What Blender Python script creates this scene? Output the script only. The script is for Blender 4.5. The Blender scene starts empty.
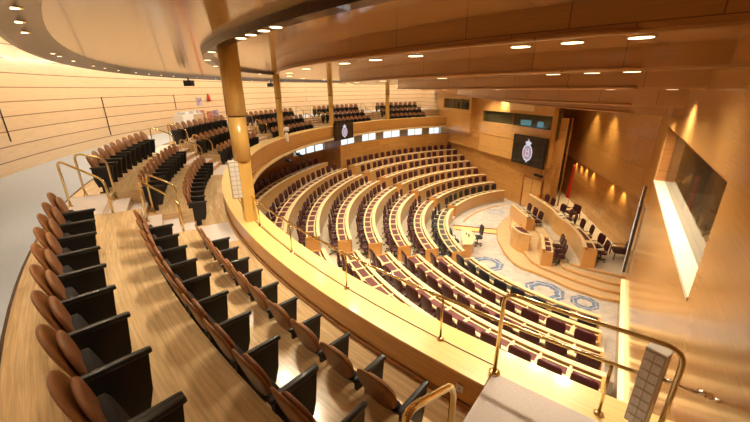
import bpy, math, random
from mathutils import Matrix, Vector
random.seed(7)
PI = math.pi
ZO = 8.4                      # chamber floor is z = 0, camera stands 8.4 m above it
CX, CY = 12.9865, 17.2375     # centre of the hemicycle
sc = bpy.context.scene
COL = sc.collection
R_ = math.radians
def cs(a): return math.cos(R_(a)), math.sin(R_(a))
def pol(R, a, z=0.0):
    c, s = cs(a); return (CX + R*c, CY + R*s, z)

# ------------------------------------------------------------------ materials
def newmat(name):
    m = bpy.data.materials.new(name); m.use_nodes = True
    nt = m.node_tree; nt.nodes.clear()
    out = nt.nodes.new('ShaderNodeOutputMaterial'); b = nt.nodes.new('ShaderNodeBsdfPrincipled')
    nt.links.new(b.outputs[0], out.inputs[0])
    return m, nt, b
def plain(name, col, rough=.5, metal=0.0, noise=0.0, scale=30.0, coat=0.0, bump=0.0):
    m, nt, b = newmat(name)
    b.inputs['Roughness'].default_value = rough; b.inputs['Metallic'].default_value = metal
    b.inputs['Coat Weight'].default_value = coat
    tc = nt.nodes.new('ShaderNodeTexCoord'); n = nt.nodes.new('ShaderNodeTexNoise'); n.inputs['Scale'].default_value = scale
    n.inputs['Detail'].default_value = 4
    nt.links.new(tc.outputs['Object'], n.inputs['Vector'])
    r = nt.nodes.new('ShaderNodeValToRGB')
    r.color_ramp.elements[0].position = .3; r.color_ramp.elements[1].position = .7
    k = noise
    r.color_ramp.elements[0].color = tuple(c*(1-k) for c in col)+(1,)
    r.color_ramp.elements[1].color = tuple(min(1, c*(1+k)) for c in col)+(1,)
    nt.links.new(n.outputs['Fac'], r.inputs[0]); nt.links.new(r.outputs[0], b.inputs['Base Color'])
    if bump:
        bp = nt.nodes.new('ShaderNodeBump'); bp.inputs['Strength'].default_value = bump; bp.inputs['Distance'].default_value = .01
        nt.links.new(n.outputs['Fac'], bp.inputs['Height']); nt.links.new(bp.outputs[0], b.inputs['Normal'])
    return m
def wood(name, c1, c2, plank=(1.2, .3), mortar=.006, groove=None, rough=.3, coat=.3, grain=1.0, offs=.5, bias=0.0, vert=False):
    """veneer / boards laid out on the UV map, which is in metres"""
    m, nt, b = newmat(name); L = nt.links.new
    uv = nt.nodes.new('ShaderNodeUVMap'); uv.uv_map = 'UVMap'
    src = uv.outputs[0]
    if vert:
        mp0 = nt.nodes.new('ShaderNodeMapping'); mp0.inputs['Rotation'].default_value = (0, 0, PI/2); L(src, mp0.inputs[0]); src = mp0.outputs[0]
    br = nt.nodes.new('ShaderNodeTexBrick'); br.offset = offs
    br.inputs['Scale'].default_value = 1; br.inputs['Brick Width'].default_value = plank[0]; br.inputs['Row Height'].default_value = plank[1]
    br.inputs['Mortar Size'].default_value = mortar; br.inputs['Mortar Smooth'].default_value = .1; br.inputs['Bias'].default_value = bias
    g = groove or tuple(x*.35 for x in c2)
    br.inputs['Color1'].default_value = c1+(1,); br.inputs['Color2'].default_value = c2+(1,); br.inputs['Mortar'].default_value = g+(1,)
    L(src, br.inputs['Vector'])
    mp = nt.nodes.new('ShaderNodeMapping'); mp.inputs['Scale'].default_value = (1.2, 22, 1); L(src, mp.inputs[0])
    n = nt.nodes.new('ShaderNodeTexNoise'); n.inputs['Scale'].default_value = 1.6; n.inputs['Detail'].default_value = 6; n.inputs['Distortion'].default_value = .4
    L(mp.outputs[0], n.inputs['Vector'])
    mr = nt.nodes.new('ShaderNodeMapRange'); mr.inputs['To Min'].default_value = 1-.22*grain; mr.inputs['To Max'].default_value = 1+.18*grain
    mr.inputs['From Min'].default_value = .3; mr.inputs['From Max'].default_value = .7
    L(n.outputs['Fac'], mr.inputs[0])
    mx = nt.nodes.new('ShaderNodeVectorMath'); mx.operation = 'SCALE'
    L(br.outputs['Color'], mx.inputs[0]); L(mr.outputs[0], mx.inputs['Scale']); L(mx.outputs[0], b.inputs['Base Color'])
    b.inputs['Roughness'].default_value = rough; b.inputs['Coat Weight'].default_value = coat; b.inputs['Coat Roughness'].default_value = .12
    return m
def glow(name, col, strength):
    m = bpy.data.materials.new(name); m.use_nodes = True; nt = m.node_tree; nt.nodes.clear()
    out = nt.nodes.new('ShaderNodeOutputMaterial'); e = nt.nodes.new('ShaderNodeEmission')
    e.inputs[0].default_value = col+(1,); e.inputs[1].default_value = strength; nt.links.new(e.outputs[0], out.inputs[0]); return m
def glass(name, col=(.8,.9,.85), alpha=.25):
    m, nt, b = newmat(name)
    b.inputs['Base Color'].default_value = col+(1,); b.inputs['Roughness'].default_value = .03; b.inputs['Alpha'].default_value = alpha
    b.inputs['IOR'].default_value = 1.45; b.inputs['Specular IOR Level'].default_value = .8
    return m

M = dict(
 floor = wood('gallery_parquet', (.72,.52,.29), (.65,.45,.235), (1.1,.07), .0010, groove=(.45,.30,.15), rough=.22, coat=.4),
 stagew = wood('stage_boards', (.68,.50,.28), (.64,.46,.25), (2.0,.14), .001, rough=.35, coat=.25, grain=.4),
 golden = wood('golden_pillar_veneer', (.66,.42,.12), (.63,.39,.105), (9,9), .0, rough=.25, coat=.5, grain=.35, vert=True),
 maple = wood('pale_maple', (.84,.62,.25), (.80,.57,.21), (2.6,3.0), .0, rough=.3, coat=.35, grain=.4),
 cream = wood('cream_edge', (.82,.65,.36), (.80,.62,.33), (3.0,3.0), .0, rough=.4, coat=.15, grain=.3),
 panel = wood('honey_panel', (.60,.31,.085), (.54,.265,.065), (2.4,1.2), .0, rough=.3, coat=.35, grain=.8),
 desk = wood('desk_veneer', (.66,.38,.13), (.62,.345,.11), (2.0,2.0), .0, rough=.3, coat=.3, grain=.7),
 deskend = wood('desk_end', (.62,.31,.08), (.58,.28,.07), (2.0,2.0), .0, rough=.3, coat=.3, grain=.5),
 wallp = wood('wall_panelling', (.76,.57,.36), (.72,.53,.33), (60,.387), .016, groove=(.26,.13,.06), rough=.33, coat=.3, grain=.45),
 hallp = wood('hall_panelling', (.62,.32,.09), (.52,.25,.06), (2.2,.36), .003, rough=.25, coat=.45, grain=1.0),
 hallu = wood('upper_panelling', (.68,.38,.12), (.60,.32,.09), (2.6,1.25), .005, rough=.28, coat=.4, grain=.7),
 hallg = wood('gloss_panelling', (.44,.235,.08), (.415,.22,.072), (4.0,2.6), .0, rough=.2, coat=.45, grain=.28),
 dark = wood('dark_veneer', (.40,.17,.045), (.34,.14,.035), (1.8,.5), .004, rough=.3, coat=.3),
 ceil = wood('ceiling_veneer', (.50,.285,.125), (.44,.24,.10), (2.4,1.2), .016, groove=(.13,.06,.02), rough=.16, coat=.6, grain=.35),
 ceilo = wood('gallery_ceiling_veneer', (.45,.29,.145), (.39,.245,.11), (1.9,.62), .012, groove=(.22,.11,.05), rough=.16, coat=.6, grain=.35),
 sail = wood('sail_veneer', (.43,.21,.065), (.37,.175,.05), (1.25,3.0), .006, groove=(.15,.06,.02), rough=.28, coat=.3, grain=.35),
 bronze = plain('bronze_trim', (.055,.022,.009), .45, .0, .2, 8, .4),
 brass = plain('brass', (.76,.60,.30), .18, 1.0, .05, 6),
 chrome = plain('chrome', (.85,.82,.78), .12, 1.0, .03, 6),
 carpet = plain('walkway_carpet', (.50,.56,.66), .95, 0, .08, 60, bump=.1),
 stair = plain('stair_carpet', (.66,.60,.58), .95, 0, .08, 60, bump=.1),
 ccarp = plain('chamber_carpet', (.58,.50,.38), .95, 0, .12, 14),
 ivory = plain('arena_carpet', (.52,.48,.43), .95, 0, .16, 3),
 blue = plain('blue_pattern_wool', (.15,.22,.37), .95, 0, .5, 5),
 blue2 = plain('pale_blue_wool', (.36,.41,.46), .95, 0, .3, 5),
 leather = plain('tan_leather', (.27,.105,.028), .38, 0, .15, 12, .15),
 leather2 = plain('tan_leather_inner', (.30,.135,.06), .42, 0, .12, 12, .1),
 black = plain('black_panel', (.006,.006,.007), .5, 0, .15, 20),
 armtop = plain('black_arm_pad', (.012,.012,.013), .42, 0, .1, 20, .2),
 fabric = plain('black_dotted_fabric', (.014,.012,.012), .85, 0, .6, 180),
 maroon = plain('maroon_leather', (.050,.007,.012), .38, 0, .2, 10, .15),
 navy = plain('navy_leather', (.012,.014,.022), .38, 0, .2, 10, .15),
 pad = plain('maroon_pad', (.115,.032,.034), .45, 0, .12, 10),
 padn = plain('slate_pad', (.045,.05,.045), .45, 0, .12, 10),
 metal = plain('dark_metal', (.05,.045,.04), .35, .7, .1, 10),
 white = plain('white_paint', (.82,.80,.76), .5, 0, .03, 10),
 grey = plain('grey_paint', (.45,.46,.48), .5, 0, .1, 10),
 tan = plain('tan_board', (.55,.40,.24), .6, 0, .1, 10),
 red = plain('red_paint', (.55,.02,.015), .4, 0, .1, 10),
 redcl = plain('red_cloth', (.60,.03,.015), .7, 0, .2, 5),
 yellow = plain('yellow_cloth', (.75,.42,.03), .7, 0, .1, 5),
 poster = plain('reddish_print', (.42,.13,.10), .5, 0, .7, 5),
 poster2 = plain('violet_print', (.32,.22,.35), .5, 0, .8, 6),
 screen = plain('screen_glass', (.025,.02,.018), .15, 0, .1, 3, .3),
 crest = plain('crest_white', (.85,.80,.84), .5, 0, .05, 10),
 crestp = plain('crest_pink', (.70,.36,.45), .5, 0, .35, 20),
 paper = plain('paper', (.85,.83,.80), .7, 0, .02, 10),
 grille = plain('perforated_metal', (.86,.84,.80), .5, .0, .28, 200),
 alu = plain('aluminium', (.52,.46,.38), .4, .5, .05, 20),
 booth = plain('booth_lining', (.10,.075,.03), .6, 0, .4, 4),
 boothg = plain('booth_cladding_grey', (.30,.30,.28), .5, 0, .15, 4),
 skin = plain('skin', (.55,.30,.2), .6, 0, .05, 10),
 cloth = plain('dark_suit', (.02,.022,.03), .8, 0, .1, 10),
 win = glass('window_glass', (.04,.028,.016), .62),
 wing = glass('booth_glass', (.10,.10,.05), .45),
 lamp = glow('lamp_disc', (1.0,.80,.50), 5),
 lit = glow('lit_booth_panel', (.84,.96,1.0), 1.25),
 cove = glow('cove_tube', (1.0,.89,.74), 15),
 screenblue = glow('monitor_glow', (.25,.75,.85), .8),
 crestlit = glow('crest_lit', (.9,.86,.95), .75),
 crestlitp = glow('crest_lit_pink', (.8,.42,.52), .6),
)

for n_ in M['bronze'].node_tree.nodes:
    if n_.type == 'BSDF_PRINCIPLED': n_.inputs['Specular IOR Level'].default_value = .25
# ------------------------------------------------------------------ mesh builder
class MB:
    def __init__(s): s.v = []; s.f = []; s.uv = []; s.sm = []
    def face(s, pts, uvs=None, smooth=False):
        i = len(s.v); s.v += [tuple(p) for p in pts]; s.f.append(tuple(range(i, i+len(pts)))); s.uv.append(uvs); s.sm.append(smooth)
    def add(s, verts, faces, uvs=None, smooth=False):
        i = len(s.v); s.v += [tuple(p) for p in verts]
        for k, f in enumerate(faces):
            s.f.append(tuple(i+j for j in f)); s.uv.append(uvs[k] if uvs else None); s.sm.append(smooth)
    def box(s, c, d, rz=0.0, tilt=0.0):
        x, y, z = d[0]/2, d[1]/2, d[2]/2
        P = [(-x,-y,-z),(x,-y,-z),(x,y,-z),(-x,y,-z),(-x,-y,z),(x,-y,z),(x,y,z),(-x,y,z)]
        m = Matrix.Rotation(rz, 3, 'Z') @ Matrix.Rotation(tilt, 3, 'X')
        F = [(3,2,1,0),(4,5,6,7),(0,1,5,4),(1,2,6,5),(2,3,7,6),(3,0,4,7)]
        uvs = []
        for f in F:
            q = [P[k] for k in f]; xs = [p[0] for p in q]; ys = [p[1] for p in q]; zs = [p[2] for p in q]
            if max(zs)-min(zs) < 1e-9: uvs.append([(p[0], p[1]) if d[0] >= d[1] else (p[1], p[0]) for p in q])
            elif max(ys)-min(ys) < 1e-9: uvs.append([(p[0], p[2]) for p in q])
            else: uvs.append([(p[1], p[2]) for p in q])
        s.add([tuple(m @ Vector(p) + Vector(c)) for p in P], F, uvs)
    def arc(s, R0, R1, a0, a1, z0, z1, step=1.5, c=(CX, CY), smooth=False):
        n = max(1, int(math.ceil(abs(a1-a0)/step))); V = []
        for i in range(n+1):
            a = R_(a0+(a1-a0)*i/n); co, si = math.cos(a), math.sin(a)
            for R, z in ((R0, z0), (R1, z0), (R1, z1), (R0, z1)): V.append((c[0]+R*co, c[1]+R*si, z))
        F = []; U = []
        for i in range(n):
            t0 = R_(a0+(a1-a0)*i/n); t1 = R_(a0+(a1-a0)*(i+1)/n)
            b = 4*i
            for j, (Ra, Rb, va, vb) in enumerate(((R0,R1,R0,R1),(R1,R1,z0,z1),(R1,R0,R1,R0),(R0,R0,z1,z0))):
                k = (j+1) % 4
                F.append((b+j, b+k, b+4+k, b+4+j)); Rm = (R0+R1)/2 if j in (0,2) else Ra
                U.append([(Rm*t0, va), (Rm*t0, vb), (Rm*t1, vb), (Rm*t1, va)])
        F.append((3,2,1,0)); U.append([(R0, z1),(R1, z1),(R1, z0),(R0, z0)])
        e = 4*n; F.append((e, e+1, e+2, e+3)); U.append([(R0, z0),(R1, z0),(R1, z1),(R0, z1)])
        s.add(V, F, U, smooth)
    def sweep(s, prof, a0, a1, step=1.5):
        n = max(1, int(math.ceil(abs(a1-a0)/step))); m = len(prof); V = []; F = []; U = []; d = [0]
        for i in range(1, m+1): d.append(d[-1]+math.dist(prof[i-1], prof[i % m]))
        for i in range(n+1):
            c, q = cs(a0+(a1-a0)*i/n); V += [(CX+R*c, CY+R*q, z) for R, z in prof]
        for i in range(n):
            t0, t1 = R_(a0+(a1-a0)*i/n)*prof[0][0], R_(a0+(a1-a0)*(i+1)/n)*prof[0][0]
            for j in range(m):
                k = (j+1) % m; F.append((i*m+j, i*m+k, (i+1)*m+k, (i+1)*m+j)); U.append([(t0,d[j]),(t0,d[j+1]),(t1,d[j+1]),(t1,d[j])])
        F.append(tuple(range(m-1,-1,-1))); U.append(None); F.append(tuple(n*m+j for j in range(m))); U.append(None)
        s.add(V, F, U)
    def prism(s, pts, z0, z1):
        n = len(pts); V = [(p[0], p[1], z0) for p in pts]+[(p[0], p[1], z1) for p in pts]
        F = [tuple(range(n-1, -1, -1)), tuple(range(n, 2*n))]; U = [[(pts[i][0], pts[i][1]) for i in range(n-1, -1, -1)], [(p[0], p[1]) for p in pts]]
        d = 0
        for i in range(n):
            j = (i+1) % n; L = math.dist(pts[i][:2], pts[j][:2])
            F.append((i, j, n+j, n+i)); U.append([(d, z0),(d+L, z0),(d+L, z1),(d, z1)]); d += L
        s.add(V, F, U)
    def tube(s, pts, r, seg=8, cap=True):
        pts = [Vector(p) for p in pts]; n = len(pts); V = []; up = None
        for i, p in enumerate(pts):
            t = (pts[min(i+1, n-1)]-pts[max(i-1, 0)]).normalized()
            if up is None: up = Vector((0,0,1)) if abs(t.z) < .9 else Vector((1,0,0))
            x = t.cross(up).normalized(); y = x.cross(t).normalized(); up = y
            for k in range(seg):
                a = 2*PI*k/seg; V.append(tuple(p+(x*math.cos(a)+y*math.sin(a))*r))
        F = [(i*seg+k, i*seg+(k+1) % seg, (i+1)*seg+(k+1) % seg, (i+1)*seg+k) for i in range(n-1) for k in range(seg)]
        s.add(V, F, None, True)
        if cap:
            b = len(s.v)-n*seg
            for q in (tuple(b+k for k in range(seg-1, -1, -1)), tuple(b+(n-1)*seg+k for k in range(seg))): s.f.append(q); s.uv.append(None); s.sm.append(False)
    def lathe(s, prof, c=(0,0,0), seg=20, smooth=True):
        V = []; n = len(prof)
        for r, z in prof:
            for k in range(seg):
                a = 2*PI*k/seg; V.append((c[0]+r*math.cos(a), c[1]+r*math.sin(a), c[2]+z))
        F = []; U = []; rr = max(p[0] for p in prof)
        for i in range(n-1):
            for k in range(seg):
                F.append((i*seg+k, i*seg+(k+1) % seg, (i+1)*seg+(k+1) % seg, (i+1)*seg+k))
                u0, u1 = 2*PI*rr*k/seg, 2*PI*rr*(k+1)/seg
                U.append([(u0, prof[i][1]),(u1, prof[i][1]),(u1, prof[i+1][1]),(u0, prof[i+1][1])])
        s.add(V, F, U, smooth)
        b = len(s.v)-n*seg
        for q in (tuple(b+k for k in range(seg-1, -1, -1)), tuple(b+(n-1)*seg+k for k in range(seg))): s.f.append(q); s.uv.append(None); s.sm.append(False)
    def blob(s, c, d, e1=.6, e2=.5, tilt=0.0, taper=0.0, bend=0.0, rz=0.0, nu=16, nv=8):
        """cushion: outline in x-z (exponent e1), thickness along y (exponent e2)"""
        def pw(v, e): return math.copysign(abs(v)**e, v)
        V = []
        m = Matrix.Rotation(rz, 3, 'Z') @ Matrix.Rotation(tilt, 3, 'X')
        for j in range(nv+1):
            v = -PI/2+PI*j/nv; k = pw(math.cos(v), e2); y = d[1]/2*pw(math.sin(v), e2)
            for i in range(nu):
                u = 2*PI*i/nu; x = d[0]/2*pw(math.cos(u), e1)*k; z = d[2]/2*pw(math.sin(u), e1)*k
                x *= 1+taper*z/(d[2]/2)
                p = m @ Vector((x, y+bend*x*x, z)); V.append((p.x+c[0], p.y+c[1], p.z+c[2]))
        F = [(j*nu+i, j*nu+(i+1) % nu, (j+1)*nu+(i+1) % nu, (j+1)*nu+i) for j in range(nv) for i in range(nu)]
        s.add(V, F, None, True)
    def build(s, name, mat, parent=None, loc=None):
        o_loc = Vector(loc) if loc is not None else (Vector(parent.location) if parent is not None else Vector((0,0,0)))
        me = bpy.data.meshes.new(name)
        me.from_pydata([tuple(Vector(p)-o_loc) for p in s.v], [], s.f)
        uvl = me.uv_layers.new(name='UVMap')
        for pi, p in enumerate(me.polygons):
            u = s.uv[pi]; p.use_smooth = s.sm[pi]
            for k, li in enumerate(p.loop_indices):
                if u: uvl.data[li].uv = u[k]
                else:
                    q = s.v[s.f[pi][k]]; nrm = p.normal
                    uvl.data[li].uv = (q[0], q[1]) if abs(nrm.z) > .7 else ((q[0], q[2]) if abs(nrm.y) > abs(nrm.x) else (q[1], q[2]))
        me.materials.append(mat)
        o = bpy.data.objects.new(name, me); COL.objects.link(o)
        if parent is not None: o.parent = parent
        elif loc is not None: o.location = o_loc
        return o
def local(name, mb, mat, parent):                 # mesh already in the parent's own frame
    o = mb.build(name, mat, None); o.parent = parent; return o
def thing(name, label, cat, loc=(0,0,0), rz=0.0, group=None):
    o = bpy.data.objects.new(name, None); COL.objects.link(o); o.location = loc; o.rotation_euler = (0,0,rz)
    o.empty_display_size = .2
    o['label'] = label; o['category'] = cat
    if group: o['group'] = group
    return o
def tag(o, label, cat, group=None):
    o['label'] = label; o['category'] = cat
    if group: o['group'] = group
    return o
def struct(name, mb, mat, parent=None):
    o = mb.build(name, mat, parent)
    if parent is None: o['kind'] = 'structure'
    return o
kids = {}
def dup(root, loc, rz, label, group):
    if root.name not in kids: kids[root.name] = [(c, list(c.children)) for c in root.children]
    r = root.copy(); COL.objects.link(r); r.location = loc; r.rotation_euler = (0,0,rz); r['label'] = label; r['group'] = group
    for ch, gs in kids[root.name]:
        c = ch.copy(); COL.objects.link(c); c.parent = r
        for g in gs:
            d = g.copy(); COL.objects.link(d); d.parent = c
    return r
ORD = 'zeroth first second third fourth fifth sixth seventh eighth ninth tenth eleventh twelfth thirteenth fourteenth fifteenth sixteenth seventeenth eighteenth nineteenth twentieth twenty-first twenty-second twenty-third twenty-fourth'.split()

# ------------------------------------------------------------------ key dimensions (z measured from chamber floor)
def Z(z): return z+ZO
R1, DR, RI = 8.88, 1.3816, .3099
def RK(k): return R1+DR*(k-1)+(.34 if k == 8 else 0)
def ZT(k): return Z(-7.5)+RI*(k-1)          # top of the desk ledge
def FK(k): return RI*(k-1)+.12                   # floor of row k
T1, T2, T3 = Z(-2.15), Z(-2.60), Z(-3.05)    # gallery tiers, back to front
A0, A1 = 108.0, 236.5
AISLES = [(208.9,215.0),(187.4,193.2),(167.3,172.6),(146.7,152.5),(126.8,132.1)]
SECT = [(215.0,229.75),(193.2,208.9),(172.6,187.4),(152.5,167.3),(132.1,146.7),(113.4,126.8)]
azw = R_(34.68); WD = Vector((math.sin(azw), math.cos(azw))); WN = Vector((math.cos(azw), -math.sin(azw)))
LAT = .95
def NW(t, lat, z): p = WD*t+WN*lat; return (p.x, p.y, z)     # point on the near side wall
FD = Vector(cs(108.1)); FN = Vector((FD.y, -FD.x))           # far side wall: direction away from centre, outward normal is -FN side
def FW(r, off, z): p = Vector((CX, CY))+FD*r+FN*off; return (p.x, p.y, z)

# ------------------------------------------------------------------ floors and tiers
mb = MB(); mb.prism([(5.6,30.2),(3,26),(2.0,17),(2.6,9),(7.2,6.2),(19,13),(17,27),(10,30.2)], -.2, 0.0); struct('floor', mb, M['ivory'])
mb = MB(); mb.arc(R1, RK(2), 109.5, 236.0, 0, FK(1), 2); struct('floor', mb, M['ccarp'])
for k in range(2, 9):
    mb = MB(); r0 = RK(k); r1 = RK(k+1) if k < 7 else (RK(8) if k == 7 else 20.4)
    mb.arc(r0, r1, 109.5 if k < 8 else 147.5, 236.0, 0, FK(k), 2); struct('floor', mb, M['ccarp'])
# intermediate steps in the two chamber aisles and beside the side walls
for (b0, b1) in ((147.9,151.3),(193.4,197.7),(105.6,109.3),(234.6,237.0)):
    mb = MB()
    for k in range(2, 8):
        mb.arc(RK(k)-.32, RK(k)+.02, b0, b1, FK(k)-.6, FK(k)-RI/2, 2)
    struct('trim_1', mb, M['ccarp'])
mb = MB()
for k in range(2, 8):
    mb.arc(RK(k), RK(k+1)+.02, 105.0, 109.5, FK(k)-.6, FK(k), 2)
struct('floor', mb, M['dark'])
# row-one base strip and ring of timber in the arena floor
mb = MB(); mb.arc(R1-.75, R1-.62, 110, 150, 0, .012, 2); struct('trim_2', mb, M['panel'])
# gallery slab tiers
mb = MB(); mb.arc(18.5, 19.75, A0, A1, Z(-3.45), T3, 1.5); struct('floor', mb, M['floor'])
NOTCH = {T1:[(207.6,212.0)]+AISLES[1:], T2:[(209.4,213.4)]+AISLES[1:]}
def tier(R0, R1_, zlow, zt, mat):
    mb = MB(); cuts = NOTCH[zt]; edges_ = [A1]
    for a, b in cuts: edges_ += [b, a]
    edges_.append(A0)
    for q in range(0, len(edges_), 2): mb.arc(R0, R1_, edges_[q+1], edges_[q], zlow, zt, 1.5)
    for i, (a, b) in enumerate(cuts):
        mb.arc(R0+.60, R1_, a, b, zlow, zt, 1.5); mb.arc(R0, R0+.60, a, b, zlow, T2 if zt == T1 else T3, 1.5)
    struct('floor', mb, mat)
tier(19.75, 20.63, Z(-3.45), T2, M['floor'])
tier(20.63, 22.0, Z(-3.45), T1, M['floor'])
mb = MB(); mb.arc(22.0, 24.3, A0, A1, Z(-3.45), T1+.004, 1.5); struct('floor', mb, M['carpet'])
mb = MB(); mb.arc(21.985, 22.01, A0, A1, T1, T1+.008, 1.5); struct('trim_3', mb, M['bronze'])
# aisle stairs: carpeted treads with timber risers and a carpet runner on each tier
side = ['first','second','third','fourth','fifth']
for i, (a, b) in enumerate(AISLES):
    for R0, zl, zh in ((19.75, T3, T2), (20.63, T2, T1)):
        a, b = NOTCH[zh][i]
        t = thing('stair_flight', 'grey carpeted timber steps in the %s gallery aisle from the camera, %s flight' % (side[i], 'lower' if zl == T3 else 'upper'), 'steps', pol(R0, (a+b)/2, zl), 0, 'gallery aisle steps')
        for q in range(2):
            z1 = zl+(zh-zl)*(q+1)/3
            m1 = MB(); m1.arc(R0+.30*q, R0+.30*(q+1), a+.02, b-.02, zl, z1-.02, 1.5); m1.build('riser_block', M['panel'], t)
            m2 = MB(); m2.arc(R0+.30*q, R0+.30*(q+1), a+.02, b-.02, z1-.02, z1, 1.5); m2.build('tread', M['stair'], t)
    for R0, R1_, z in ((19.05, 19.74, T3), (20.36, 20.62, T2), (21.24, 21.98, T1)):
        a, b = NOTCH[T1 if z == T1 else T2][i]; a -= .7; b += .7
        m1 = MB(); m1.arc(R0, R1_, a+.8, b-.8, z, z+.006, 1.5)
        tag(m1.build('carpet_runner', M['stair']), 'grey carpet runner on the %s tier at the %s aisle from the camera' % ({T3:'front',T2:'middle',T1:'back'}[z], side[i]), 'carpet', 'gallery aisle runners')
    # closing faces either side of the notches are the tier ends themselves

# ------------------------------------------------------------------ parapet and its rail
mb = MB(); mb.arc(18.93, 18.98, A0, 230.9, T3, Z(-2.66), 1, smooth=False); struct('wall_inner', mb, M['panel'])
mb = MB(); mb.arc(18.44, 18.93, A0, A1, Z(-3.5), Z(-2.66), 1); mb.arc(18.42, 18.99, A0, 230.9, Z(-2.66), Z(-2.64), 1); mb.arc(18.42, 18.8, 230.9, A1, Z(-2.66), Z(-2.64), 1)
struct('trim_4', mb, M['maple'])
mb = MB(); mb.arc(18.40, 18.46, A0, A1, Z(-3.42), Z(-2.66), 1); struct('trim_5', mb, M['panel'])
mb = MB(); mb.arc(18.43, 18.46, A0, A1, Z(-3.46), Z(-3.42), 1); mb.arc(18.385, 18.41, A0, A1, Z(-3.31), Z(-3.28), 1); struct('trim_6', mb, M['dark'])
mb = MB(); mb.arc(18.28, 20.5, A0, A1, Z(-3.60), Z(-3.46), 1); struct('ceiling_gallery', mb, M['panel'])
mb = MB(); mb.arc(18.26, 18.30, A0, A1, Z(-3.62), Z(-3.46), 1); struct('trim_7', mb, M['cream'])
mb = MB(); mb.arc(18.98, 19.0, 108, 230.9, T3, T3+.07, 1); struct('baseboard_inner', mb, M['dark'])
mb = MB(); mb.arc(18.681, 18.695, 196, 230.9, Z(-2.64), Z(-2.637), 1); struct('trim_8', mb, M['bronze'])
posts = [214.84-4.68*2, 214.84-4.68, 214.84, 219.55, 224.23, 228.96, 233.6]
t = thing('parapet_rail', 'low brass rail on thin posts along the maple parapet ledge', 'railing', pol(18.69, 221, Z(-2.64)))
m1 = MB(); m1.tube([pol(18.69, a, Z(-2.10)) for a in [205+ .5*i for i in range(60)]], .017, 8); m1.build('top_rail', M['brass'], t)
for a in posts:
    m1 = MB(); m1.tube([pol(18.69, a, Z(-2.64)), pol(18.69, a, Z(-2.10))], .013, 8); p = m1.build('post', M['brass'], t)
    m2 = MB(); m2.lathe([(.04,0),(.04,.01),(.015,.02)], pol(18.69, a, Z(-2.638)), 12); m2.build('base_flange', M['brass'], None); f = bpy.data.objects[-1] if False else None
for o in [o for o in list(COL.objects) if o.name.startswith('base_flange')]: o.parent = t; o.data.transform(Matrix.Translation(-Vector(t.location)))
# platform at the near end
t = thing('carpeted_platform', 'pale carpeted platform box at the near end of the parapet', 'platform', pol(19.4, 233, T3))
m1 = MB(); m1.arc(18.80, 20.6, 230.95, 235.0, T3, Z(-2.65), 1); m1.build('platform_base', M['panel'], t)
m1 = MB(); m1.arc(18.80, 20.6, 230.95, 235.0, Z(-2.65), Z(-2.615), 1); m1.build('carpet_top', M['stair'], t)
# wall socket on the inner face
t = thing('wall_socket', 'small square socket in the inner parapet face beside the platform', 'socket', pol(18.99, 230.2, Z(-2.82)), R_(230.2+90))
m1 = MB(); m1.box((0,-.008,0), (.075,.012,.075)); local('cover_plate', m1, M['white'], t)
m1 = MB(); m1.box((0,-.016,0), (.035,.006,.035)); local('insert', m1, M['grey'], t)

# ------------------------------------------------------------------ brass stair rails
def bent(p0, p1, h0, h1, r=.16):
    """post at p0, sloping handrail, post at p1, with rounded corners"""
    p0, p1 = Vector(p0), Vector(p1); a, b = p0+Vector((0,0,h0)), p1+Vector((0,0,h1))
    d = (b-a).normalized(); up = Vector((0,0,1)); out = [p0]
    def corner(c, d1, d2):
        s0, s1 = c-d1*r, c+d2*r
        return [s0*(1-q)**2+c*2*q*(1-q)+s1*q*q for q in [i/6 for i in range(7)]]
    out += corner(a, up, d)+corner(b, d, -up)+[p1]
    return out
def stair_rail(p0, p1, h0, h1, label, r=.022):
    t = thing('stair_handrail', label, 'handrail', p0, 0, 'brass stair handrails')
    m1 = MB(); m1.tube(bent(p0, p1, h0, h1), r, 8); m1.build('rail_tube', M['brass'], t)
    for p in (p0, p1):
        m1 = MB(); m1.lathe([(.045,0),(.045,.012),(.022,.02)], p, 12); m1.build('flange', M['brass'], t)
    return t
RAIL0 = {(1,1):((21.83,209.6,T1),(21.08,211.9,T2+.15)), (1,0):((21.74,207.4,T1),(21.20,207.7,T2+.30)),
         (0,1):((20.62,210.6,T2),(20.02,213.3,T3+.15)), (0,0):((20.52,208.9,T2),(20.0,209.6,T3+.15))}
for i, (a, b) in enumerate(AISLES):
    for j, w in enumerate(('far side','camera side')):
        for up_ in (1, 0):
            aa = (b-.7) if j else (a+.7)
            q0, q1 = RAIL0[(up_, j)] if i == 0 else (((21.5, aa, T1), (20.80, aa, T2+.15)) if up_ else ((20.62, aa, T2), (19.92, aa, T3+.15)))
            stair_rail(pol(*q0), pol(*q1), .92, .92, 'brass rail on the %s of the %s steps, %s aisle from the camera' % (w, 'upper' if up_ else 'lower', side[i]))
stair_rail(pol(20.55, 231.25, T2), pol(19.85, 231.1, T3), 1.16, 1.18, 'thick brass handrail loop beside the platform at the near stair', .023)
t = thing('platform_guard_rail', 'tall brass guard rail with rounded corners around the carpeted platform', 'railing', pol(18.79, 230.97, Z(-2.6)))
P0 = Vector(pol(18.80, 230.97, Z(-2.615))); zr = Z(-1.71); top = [Vector(pol(18.80, 230.97+.34*i, zr)) for i in range(12)]
def cor(c, d1, d2, r): return [(c-d1*r)*(1-q)**2+c*2*q*(1-q)+(c+d2*r)*q*q for q in [i/6 for i in range(7)]]
up = Vector((0,0,1)); dA = (top[1]-top[0]).normalized(); dB = (top[-1]-top[-2]).normalized(); ce = top[-1]
pts = [P0]+cor(top[0], up, dA, .11)+top[2:-2]+cor(ce, dB, -up, .14)+[Vector((ce.x, ce.y, Z(-2.615)))]
m1 = MB(); m1.tube(pts, .019, 10); m1.build('rail_tube', M['brass'], t)
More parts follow.
